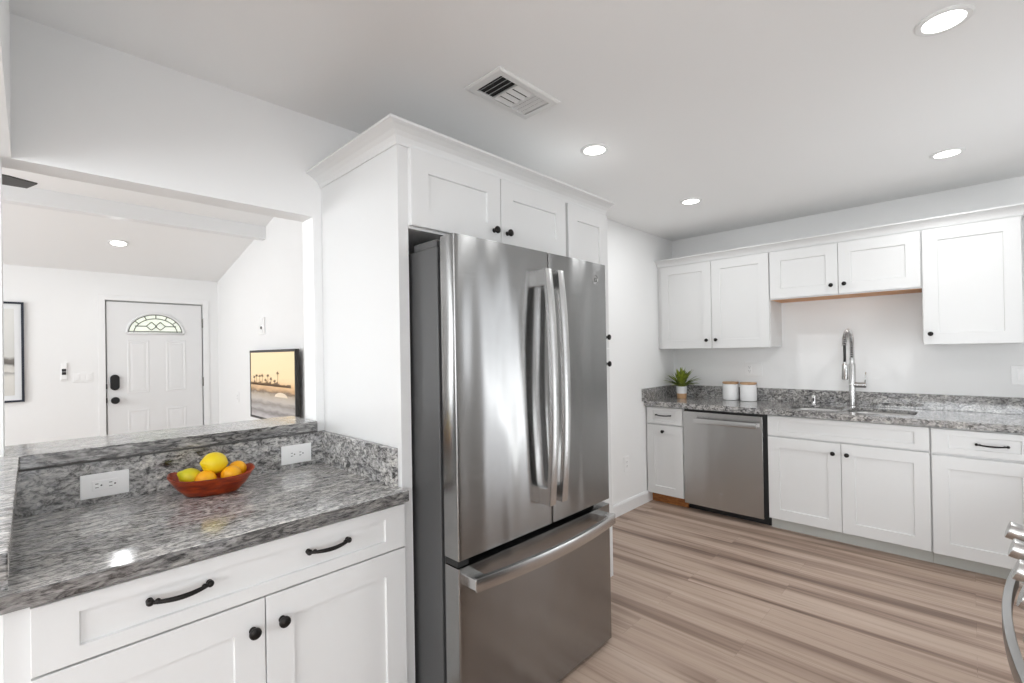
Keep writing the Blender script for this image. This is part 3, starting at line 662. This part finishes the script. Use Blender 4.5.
def bow(x): # gentle crown of the fridge front
    u = (x - (FX0+FX1)/2)/((FX1-FX0)/2); return 1.223 - 0.004*(1 - u*u)
def curved_panel(x0, x1, z0, z1, yb=1.297, n=24, e=0.006):
    q = MB(); pts = [(x0, yb)]
    for i in range(n+1):
        x = x0 + (x1-x0)*i/n; pts.append((x, bow(x)))
    pts.append((x1, yb))
    # rounded vertical corners
    def corner(p, a, b, r):
        pa = p + (a-p).normalized()*r; pb = p + (b-p).normalized()*r
        return [tuple(pa*(1-s)**2 + p*2*s*(1-s) + pb*s*s) for s in (0, 0.25, 0.5, 0.75, 1)]
    P = [Vector(p) for p in pts]; out = [tuple(P[0])] + corner(P[1], P[0], P[2], e) + [tuple(p) for p in P[2:-2]] + corner(P[-2], P[-3], P[-1], e) + [tuple(P[-1])]
    q.prism([(x, y, z0) for x, y in out], (0, 0, z1-z0)); return q
def bar_handle(path, w, th, wd):  # rectangular section along path; wd = width direction
    rings = []; P = [Vector(p) for p in path]; wd = Vector(wd)
    for i, p in enumerate(P):
        d = (P[min(i+1, len(P)-1)] - P[max(i-1, 0)]).normalized(); nn = d.cross(wd).normalized()
        c = 0.12
        ring = []
        for a, b in ((-1, -1+c), (-1+c, -1), (1-c, -1), (1, -1+c), (1, 1-c), (1-c, 1), (-1+c, 1), (-1, 1-c)): ring.append(p + wd*(a*w/2) + nn*(b*th/2))
        rings.append(ring)
    return MB().loft(rings)
for x0, x1, hx, side in ((FX0, FXM-0.003, 1.393, -1), (FXM+0.003, FX1, 1.459, 1)):
    d = curved_panel(x0, x1, 0.672, 1.764).build('door', [M['steel']], t, smooth=30)
    z0, z1 = 0.768, 1.686; n = 20; path = []
    hx = 1.409 if side < 0 else 1.484
    for i in range(n+1):
        u = i/n; s = 1 - (2*u-1)**2; path.append((hx, 1.175 - 0.024*s, z0 + (z1-z0)*u))
    h = bar_handle(path, 0.038, 0.018, (1, 0, 0)).build('handle', M['steel_handle'], d, smooth=35)
    for z in (z0+0.033, z1-0.033):
        MB().box(hx-0.0175, hx+0.0155, 1.172, bow(hx)+0.003, z-0.033, z+0.033).build('handle_bracket', M['steel_handle'], d, bevel=0.003)
    if side > 0:
        lx, lz = 1.806, 1.687
        MB().lathe([(0.0215, 0), (0.0215, 0.0015), (0.0195, 0.0022), (0.0195, 0.0012), (0.001, 0.0012)], (lx, bow(lx)+0.0002, lz), (0, -1, 0), 32).build('badge', M['steel_handle'], d)
        q = MB()
        for a0, a1, r in ((30, 330, 0.0185), ):
            q.tube([(lx + r*math.cos(math.radians(a)), bow(lx)-0.0018, lz + r*math.sin(math.radians(a))) for a in range(a0, a1+1, 10)], 0.0012, 6)
        q.tube([(lx - 0.002 + 0.0065*math.cos(math.radians(a)), bow(lx)-0.0018, lz + 0.010*math.sin(math.radians(a))) for a in range(40, 361, 20)], 0.0011, 6)
        q.tube([(lx + 0.003, bow(lx)-0.0018, lz + 0.008), (lx + 0.008, bow(lx)-0.0018, lz + 0.009), (lx + 0.004, bow(lx)-0.0018, lz), (lx + 0.009, bow(lx)-0.0018, lz - 0.008), (lx + 0.003, bow(lx)-0.0018, lz - 0.007)], 0.0011, 6)
        q.build('emblem', M['logo'], d)
d = curved_panel(FX0, FX1, 0.022, 0.646).build('freezer_drawer', M['steel'], t, smooth=30)
path = []; n = 26
for i in range(n+1):
    u = i/n; s = 1 - (2*u-1)**2; x = 1.012 + (1.845-1.012)*u; path.append((x, 1.172 - 0.036*s, 0.603))
bar_handle(path, 0.044, 0.018, (0, 0, 1)).build('handle', M['steel_handle'], d, smooth=35)
for x in (1.035, 1.822): MB().box(x-0.026, x+0.026, 1.165, bow(x)+0.003, 0.584, 0.622).build('handle_bracket', M['steel_handle'], d, bevel=0.003)
MB().box(FX0+0.002, FX0+0.05, 1.23, 1.30, 0.6475, 0.6705).build('mid_hinge', M['gasket'], t, bevel=0.004)

# ================================================================ SINK RUN
XD, XC, ZS, ZB = 3.863, 3.838, 0.907, 0.8635   # door fronts, counter front, counter top and underside
XF, XK = 3.883, 3.94
def base_unit(y0, y1, label, toe_mat, name='base_cabinet', open_top=False):
    t = thing(name, label, 'cabinet', (XF, (y0+y1)/2, 0))
    q = MB()
    if open_top:      # the sink hangs inside
        q.box(XF, XW-0.002, y0, y1, 0.088, 0.66); q.box(XF, XF+0.02, y0, y1, 0.66, ZB-0.0005)
        for y in (y0, y1-0.018): q.box(XF+0.02, XW-0.002, y, y+0.018, 0.66, ZB-0.0005)
    else: q.box(XF, XW-0.002, y0, y1, 0.088, ZB-0.0005)
    q.build('carcass', M['cab'], t)
    MB().box(XK, XK+0.016, y0, y1, 0, 0.088).build('toe_kick', toe_mat, t); return t
t = base_unit(1.757, YW-0.001, 'narrow white base cabinet left of the dishwasher', M['ply'])
d = shaker_front('x', 1.762, 2.092, 0.712, 0.856, XD, 0.06, rail_v=0.03).build('drawer', M['cab'], t)
pull_mb('x', 1.866, 1.998, 0.789, XD, 0.0044, 0.022).build('pull', M['bronze'], d, smooth=50)
d = shaker_front('x', 1.762, 2.092, 0.092, 0.699, XD, 0.07).build('door', M['cab'], t); knob_mb('x', 1.936, 0.648, XD, 0.0145).build('knob', M['bronze'], d, smooth=50)
# dishwasher
t = thing('dishwasher', 'stainless steel dishwasher under the granite counter', 'dishwasher', (4.1, 1.44, 0))
MB().box(XF+0.005, 4.42, 1.108, 1.754, 0.075, 0.858).build('tub', M['black'], t)
MB().box(XK+0.02, XK+0.05, 1.105, 1.756, 0, 0.09).build('kick_plate', M['black'], t)
q = MB(); n = 16; pts = [(XF+0.006, 1.753)]
for i in range(n+1):
    u = i/n; y = 1.753 - (1.753-1.136)*u; pts.append((XD - 0.004*(1-(2*u-1)**2), y))
pts.append((XF+0.006, 1.136)); q.prism([(x, y, 0.066) for x, y in pts], (0, 0, 0.775))
d = q.build('door', M['steel_dw'], t, smooth=30, bevel=0.002)
bar_handle([(XD-0.040 - 0.006*(1-(2*i/16-1)**2), 1.648 - 0.482*i/16, 0.773) for i in range(17)], 0.040, 0.016, (0, 0, 1)).build('handle', M['steel_handle'], d, smooth=35)
for y in (1.63, 1.184): MB().box(XD-0.042, XD+0.001, y-0.018, y+0.018, 0.760, 0.786).build('handle_bracket', M['steel_handle'], d, bevel=0.003)
MB().box(XD-0.0046, XD-0.002, 1.19, 1.63, 0.742, 0.803).build('handle_pocket', M['steel_dw'], d)
q = MB().lathe([(0.013, 0), (0.013, 0.0014), (0.011, 0.002), (0.001, 0.0015)], (XD-0.0036, 1.45, 0.192), (-1, 0, 0), 24); q.build('badge', M['steel_dw'], d)
# sink base
t = base_unit(0.1875, 1.104, 'wide white two-door sink base cabinet under the faucet', M['toe'], open_top=True)
shaker_front('x', 0.191, 1.100, 0.710, 0.856, XD, 0.07, rail_v=0.034).build('false_front', M['cab'], t)
for a, b_, ky in ((0.191, 0.6435, 0.61), (0.6465, 1.100, 0.69)):
    d = shaker_front('x', a, b_, 0.092, 0.699, XD, 0.075).build('door', M['cab'], t); knob_mb('x', ky, 0.628, XD, 0.0145).build('knob', M['bronze'], d, smooth=50)
t = base_unit(-0.745, 0.186, 'white base cabinet with drawer and door at the right end', M['toe'])
d = shaker_front('x', -0.272, 0.181, 0.706, 0.853, XD, 0.075, rail_v=0.036).build('drawer', M['cab'], t)
pull_mb('x', -0.144, -0.016, 0.778, XD, 0.0046, 0.022).build('pull', M['bronze'], d, smooth=50)
d = shaker_front('x', -0.272, 0.181, 0.088, 0.690, XD, 0.075).build('door', M['cab'], t); knob_mb('x', -0.225, 0.628, XD, 0.0145).build('knob', M['bronze'], d, smooth=50)

# countertop with the sink cut-outs
bowls = [(3.945, 4.285, 0.672, 1.00), (3.965, 4.285, 0.262, 0.632)]   # x0, x1, y0, y1
t = thing('countertop', 'long grey granite countertop around the sink along the right wall', 'countertop', (4.14, 0.68, ZB))
def rrect(x0, x1, y0, y1, r, z, n=8):
    out = []
    for cx, cy, a0 in ((x1-r, y1-r, 0), (x0+r, y1-r, 90), (x0+r, y0+r, 180), (x1-r, y0+r, 270)):
        for i in range(n+1):
            a = math.radians(a0 + 90*i/n); out.append((cx + r*math.cos(a), cy + r*math.sin(a), z))
    return out
bm = bmesh.new(); loops = []
outer = [(XC, YS+0.002), (XW-0.001, YS+0.002), (XW-0.001, YW-0.001), (XC, YW-0.001)]
vs = [bm.verts.new((x, y, ZS)) for x, y in outer]; edges = [bm.edges.new((vs[i], vs[(i+1) % 4])) for i in range(4)]
for bb in bowls:
    hv = [bm.verts.new(p) for p in rrect(*bb, 0.085, ZS)]; edges += [bm.edges.new((hv[i], hv[(i+1) % len(hv)])) for i in range(len(hv))]
r = bmesh.ops.triangle_fill(bm, use_beauty=True, use_dissolve=False, edges=edges)
ex = bmesh.ops.extrude_face_region(bm, geom=bm.faces[:]); bmesh.ops.translate(bm, vec=(0, 0, -0.02), verts=[g for g in ex['geom'] if isinstance(g, bmesh.types.BMVert)])
q = MB(); q.bm.free(); q.bm = bm; q.box(XC, XC+0.03, YS+0.002, YW-0.001, ZB, ZS-0.02); q.build('slab', M['gran_r'], t)
MB().box(4.4285, XW-0.001, YS+0.002, YW-0.0015, ZS, 1.0165).build('back_splash', M['gran_r'], t, bevel=0.0015)
MB().box(3.80, 4.428, YW-0.0215, YW-0.0015, ZS, 1.0165).build('side_splash', M['gran_r'], t, bevel=0.0015)
# undermount sink
t = thing('kitchen_sink', 'undermount stainless steel double sink set in the granite counter', 'sink', (4.11, 0.63, 0.70))
for x0, x1, y0, y1 in bowls:
    q = MB(); g = 0.006
    q.loft([rrect(x0-0.02, x1+0.02, y0-0.014, y1+0.014, 0.09, (ZS-0.0205)-0.0008), rrect(x0-g, x1+g, y0-g, y1+g, 0.088, (ZS-0.0205)-0.0008), rrect(x0, x1, y0, y1, 0.085, (ZS-0.0205)-0.012), rrect(x0+0.008, x1-0.008, y0+0.008, y1-0.008, 0.08, (ZS-0.0205)-0.16), rrect(x0+0.04, x1-0.04, y0+0.04, y1-0.04, 0.06, (ZS-0.0205)-0.185), rrect(x0+0.13, x1-0.13, y0+0.13, y1-0.13, 0.03, (ZS-0.0205)-0.19)], cap=False)
    q.poly(rrect(x0+0.13, x1-0.13, y0+0.13, y1-0.13, 0.03, ZS-0.2105)); b_ = q.build('basin', M['sink'], t, smooth=40)
    MB().lathe([(0.043, 0), (0.043, 0.003), (0.03, 0.004), (0.028, 0.001), (0.001, 0.001)], ((x0+x1)/2, (y0+y1)/2, ZS-0.2105), (0,0,1), 24).build('drain', M['chrome'], b_)
# faucet
fx, fy = 4.372, 0.648
t = thing('faucet', 'tall brushed nickel spring neck faucet behind the sink', 'faucet', (fx, fy, ZS))
MB().lathe([(0.027, 0), (0.027, 0.006), (0.020, 0.010), (0.0225, 0.012), (0.0225, 0.320), (0.0205, 0.326), (0.0165, 0.328), (0.0165, 0.365), (0.012, 0.368)], (fx, fy, ZS), (0,0,1), 28).build('body', M['nickel'], t, smooth=40)
q = MB().cyl((fx, fy+0.016, ZS+0.165), (fx, fy-0.085, ZS+0.165), 0.0215, seg=24); h = q.build('valve', M['nickel'], t, smooth=40, bevel=0.002)
MB().tube([(fx, fy-0.078, ZS+0.18), (fx+0.004, fy-0.08, ZS+0.215), (fx+0.012, fy-0.082, ZS+0.262)], [0.0045, 0.0045, 0.0042], 12).build('lever', M['nickel'], h, smooth=True)
reach = 0.26; ac = []
z0, zt = ZS+0.355, ZS+0.448
for i in range(9): ac.append(Vector((fx, fy, z0 + (zt-z0)*i/8)))
for i in range(1, 25):
    a = PI*i/24; ac.append(Vector((fx - reach/2 + reach/2*math.cos(a), fy + 0.004*i/24, zt + 0.122*math.sin(a))))
for i in range(1, 5): ac.append(Vector((fx-reach, fy+0.004, zt - 0.026*i)))
MB().tube(ac, 0.0085, 10).build('hose', M['black'], t, smooth=True)
# coil spring round the hose
L = [0]
for a, b_ in zip(ac, ac[1:]): L.append(L[-1] + (b_-a).length)
def at(s):
    for i in range(len(ac)-1):
        if s <= L[i+1] or i == len(ac)-2:
            u = (s-L[i])/(L[i+1]-L[i]); return ac[i].lerp(ac[i+1], u), (ac[i+1]-ac[i]).normalized()
turns = 34; N = turns*10; pth = []
for i in range(N+1):
    s = L[-1]*0.80*i/N; p, dd = at(s); sd = Vector((0, 1, 0)); up = dd.cross(sd).normalized(); ph = 2*PI*turns*i/N
    pth.append(p + (sd*math.cos(ph) + up*math.sin(ph))*0.0155)
MB().tube(pth, 0.0030, 6).build('spring', M['nickel'], t, smooth=True)
sx, sy, sz = fx-reach, fy+0.004, ZS+0.345
MB().lathe([(0.010, 0.0), (0.0105, -0.012), (0.0185, -0.018), (0.0205, -0.12), (0.017, -0.127), (0.001, -0.128)], (sx, sy, sz), (0,0,1), 24).build('spray_head', M['nickel'], t, smooth=40)
q = MB().tube([(fx, fy, ZS+0.318), (fx-0.08, fy+0.002, ZS+0.318), (sx+0.012, sy, ZS+0.318)], 0.0055, 10); q.lathe([(0.013, -0.012), (0.016, -0.012), (0.016, 0.012), (0.013, 0.012)], (sx, sy, ZS+0.318), (0,0,1), 20); q.build('support_arm', M['nickel'], t, smooth=40)
t = thing('air_gap_cap', 'short brushed nickel cap standing left of the faucet', 'sink fitting', (4.372, 0.903, ZS))
MB().lathe([(0.024, 0), (0.024, 0.004), (0.0185, 0.006), (0.0185, 0.066), (0.015, 0.072), (0.001, 0.073)], (4.372, 0.903, ZS), (0,0,1), 24).build('cap', M['nickel'], t, smooth=40)
MB().box(4.372-0.021, 4.372-0.018, 0.903-0.005, 0.903+0.005, ZS+0.022, ZS+0.05).build('vent_slot', M['slot'], t)

# canisters
def canister(loc, label, rot):
    x, y, z = loc; t = thing('canister', label, 'canister', loc, 'canisters on the granite counter')
    MB().lathe([(0.060, 0), (0.065, 0.004), (0.066, 0.010), (0.066, 0.138), (0.064, 0.141), (0.060, 0.141)], loc, (0,0,1), 40).build('jar', M['ceramic'], t, smooth=40)
    MB().lathe([(0.058, 0.141), (0.058, 0.1445), (0.0655, 0.1455), (0.0665, 0.148), (0.0665, 0.158), (0.0645, 0.160), (0.001, 0.160)], loc, (0,0,1), 40).build('lid', M['bamboo'], t, smooth=40)
    return t
canister((4.352, 1.534, ZS), 'left white canister with bamboo lid, nearer the potted plant', 0)
canister((4.345, 1.384, ZS), 'right white canister with bamboo lid, nearer the sink', 0)
# potted plant
px, py = 4.235, 1.932
t = thing('potted_plant', 'small bushy green plant in a white pot with tan base', 'plant', (px, py, ZS))
MB().lathe([(0.038, 0.046), (0.044, 0.0465), (0.0475, 0.108), (0.0465, 0.112), (0.043, 0.112), (0.041, 0.095), (0.001, 0.095)], (px, py, ZS), (0,0,1), 32).build('pot', M['ceramic'], t, smooth=40)
MB().lathe([(0.038, 0), (0.041, 0.003), (0.044, 0.0462), (0.001, 0.0463)], (px, py, ZS), (0,0,1), 32).build('pot_base', M['tan'], t, smooth=40)
MB().lathe([(0.041, 0.095), (0.040, 0.102), (0.001, 0.104)], (px, py, ZS), (0,0,1), 20).build('soil', M['soil'], t)
q = MB(); rr = random.Random(11)
for k in range(64):
    a = 2*PI*k*0.381966 + rr.uniform(-0.3, 0.3); el = rr.uniform(0.15, 1.4); Lf = rr.uniform(0.15, 0.20) + 0.02*(el/1.4)**2*rr.random()
    Lf = min(Lf, 0.148/max(0.05, math.sin(a)), 0.18/max(0.05, math.cos(a))) if el < 1.0 else Lf*0.9
    ca, sa = math.cos(a), math.sin(a); base = Vector((px + 0.014*ca, py + 0.014*sa, ZS+0.10)); side = Vector((-sa, ca, 0))
    n = 7; p = base.copy(); e = el + 0.3; spine = []
    for i in range(n+1):
        spine.append(p.copy()); dd = Vector((ca*math.cos(e), sa*math.cos(e), math.sin(e))); p = p + dd*(Lf/n); e -= 0.05 + 0.05*(1.3-el)
    wmax = rr.uniform(0.011, 0.017); L_, R_, up = [], [], []
    for i, c in enumerate(spine):
        w = wmax*math.sin(PI*(0.08 + 0.92*i/n))**0.8 + 0.0004; jag = 1.35 if i % 2 else 0.8
        L_.append(c + side*w*jag + Vector((0, 0, 0.25*w))); R_.append(c - side*w*jag + Vector((0, 0, 0.25*w)))
    for i in range(n): q.poly([spine[i], spine[i+1], L_[i+1], L_[i]]); q.poly([spine[i+1], spine[i], R_[i], R_[i+1]])
q.build('foliage', M['leaf'], t)

# wall plates on the sink wall
outlet('wall_outlet', 'x', 1.402, 1.178, XW, 'white wide outlet plate above the two canisters, under the wall cabinets', plate=(1.298, 1.441))
blank_plate('light_switch', 'white switch plate at the right edge under the wall cabinet', (XW-0.006, -0.272, 1.098), (XW-0.0005, -0.185, 1.222), (XW-0.010, -0.245, 1.127, XW-0.005, -0.212, 1.193) and (XW-0.010, XW-0.005, -0.245, -0.212, 1.127, 1.193), 'light switch')
outlet('wall_outlet', 'y', 3.52, 0.40, YW, 'white outlet low on the wall beside the narrow base cabinet')

# wall cabinets
XU = 4.12
def upper(y0, y1, z0, z1, doors, label, lip=None):
    t = thing('wall_cabinet', label, 'cabinet', (XU+0.15, (y0+y1)/2, z0))
    MB().box(XU+0.02, XW-0.001, y0, y1, z0, z1).build('carcass', M['cab'], t)
    if lip: MB().box(XU+0.0215, XW-0.002, y0+0.001, y1-0.001, z0-0.0015, z0-0.0002).build('underside', lip, t)
    for a, b_, ky, kz, e0, e1 in doors:
        d = shaker_front('x', a, b_, e0, e1, XU, 0.075).build('door', M['cab'], t)
        knob_mb('x', ky, kz, XU, 0.0145).build('knob', M['bronze'], d, smooth=50)
    return t
upper(1.141, 2.072, 1.372, 2.128, [(1.602, 2.066, 1.642, 1.438, 1.368, 2.122), (1.146, 1.5985, 1.562, 1.440, 1.368, 2.122)], 'tall white two-door wall cabinet above the canisters')
upper(0.226, 1.140, 1.742, 2.128, [(0.685, 1.136, 0.726, 1.815, 1.750, 2.120), (0.230, 0.682, 0.646, 1.818, 1.750, 2.120)], 'short white two-door wall cabinet above the faucet', M['lip'])
upper(-0.232, 0.225, 1.372, 2.128, [(-0.227, 0.220, 0.185, 1.437, 1.368, 2.122)], 'white single-door wall cabinet at the right end')
t = MB().box(XU+0.022, XU+0.04, 2.0725, YW-0.001, 1.372, 2.128).build('filler_strip', M['cab'], org=(XU+0.022, 2.09, 1.372)); tag(t, 'narrow white filler strip between the wall cabinets and corner wall', 'cabinet panel')
CQ = [(0, 2.1285), (0.004, 2.1285), (0.008, 2.141), (0.016, 2.154), (0.028, 2.166), (0.042, 2.175), (0.052, 2.180), (0.056, 2.182), (0.056, 2.190), (0, 2.190)]
q = sweep([(XW-0.001, -0.233), (XU+0.019, -0.233), (XU+0.019, YW-0.001)], CQ, 'c', None)
tag(q.build('crown_molding', M['cab'], org=(XU, 1.0, 2.13)), 'white crown molding along the top of the sink wall cabinets', 'crown molding')

# ================================================================ RANGE (lower right corner)
RX0, RX1 = 1.075, 1.835
t = thing('range', 'stainless steel gas range at the lower right corner', 'stove', (1.455, -0.42, 0))
MB().box(RX0, RX1, YS+0.012, -0.145, 0.03, 0.895).build('body', M['case'], t)
for x in (RX0+0.05, RX1-0.05):
    for y in (-0.2, -0.68): MB().cyl((x, y, 0), (x, y, 0.032), 0.018).build('foot', M['black'], t)
MB().box(RX0, RX1, YS+0.012, -0.135, 0.895, 0.915).build('cooktop', M['black'], t, bevel=0.004)
q = MB(); q.prism([(RX0, -0.145, 0.80), (RX0, -0.108, 0.80), (RX0, -0.108, 0.85), (RX0, -0.135, 0.912), (RX0, -0.145, 0.912)], (RX1-RX0, 0, 0)); cp = q.build('control_panel', M['steel'], t, bevel=0.002)
kd = Vector((0, 0.96, 0.28)).normalized()
for k in range(5):
    x = RX1 - 0.075 - k*0.150; b0 = Vector((x, -0.116, 0.870))
    kn = MB().lathe([(0.026, -0.010), (0.026, 0.006), (0.0155, 0.008), (0.0155, 0.020), (0.0215, 0.021), (0.0225, 0.055), (0.0212, 0.057), (0.001, 0.057)], b0, kd, 28).build('knob', M['steel_handle'], cp, smooth=40)
dq = MB(); dq.box(RX0+0.004, RX1-0.004, -0.145, -0.108, 0.235, 0.79); dd = dq.build('oven_door', M['steel'], t, bevel=0.004)
MB().box(RX0+0.10, RX1-0.10, -0.109, -0.1072, 0.34, 0.66).build('oven_window', M['ovenglass'], dd)
path = []
for i in range(25):
    u = i/24; s = 1-(2*u-1)**2; path.append((RX0+0.03 + (RX1-RX0-0.06)*u, -0.078 + 0.030*s, 0.755))
bar_handle(path, 0.034, 0.016, (0, 0, 1)).build('handle', M['steel_dark'], dd, smooth=35)
for x in (RX0+0.05, RX1-0.05): MB().box(x-0.02, x+0.02, -0.109, -0.068, 0.741, 0.769).build('handle_bracket', M['steel_handle'], dd, bevel=0.003)
MB().box(RX0+0.004, RX1-0.004, -0.145, -0.110, 0.06, 0.225).build('storage_drawer', M['steel'], t, bevel=0.004)
for x in (RX0+0.16, (RX0+RX1)/2, RX1-0.16):
    q = MB()
    for y in (-0.22, -0.44, -0.66): q.box(x-0.10, x+0.10, y-0.006, y+0.006, 0.925, 0.94)
    for xx in (x-0.1, x, x+0.1): q.box(xx-0.006, xx+0.006, -0.68, -0.20, 0.925, 0.94)
    for xx in (x-0.1, x+0.1):
        for y in (-0.22, -0.66): q.box(xx-0.006, xx+0.006, y-0.006, y+0.006, 0.914, 0.926)
    q.build('grate', M['iron'], t)
for x in (RX0+0.16, RX1-0.16):
    for y in (-0.3, -0.56): MB().lathe([(0.045, 0.9145), (0.045, 0.921), (0.03, 0.924), (0.001, 0.924)], (x, y, 0), (0,0,1), 20).build('burner', M['iron'], t)
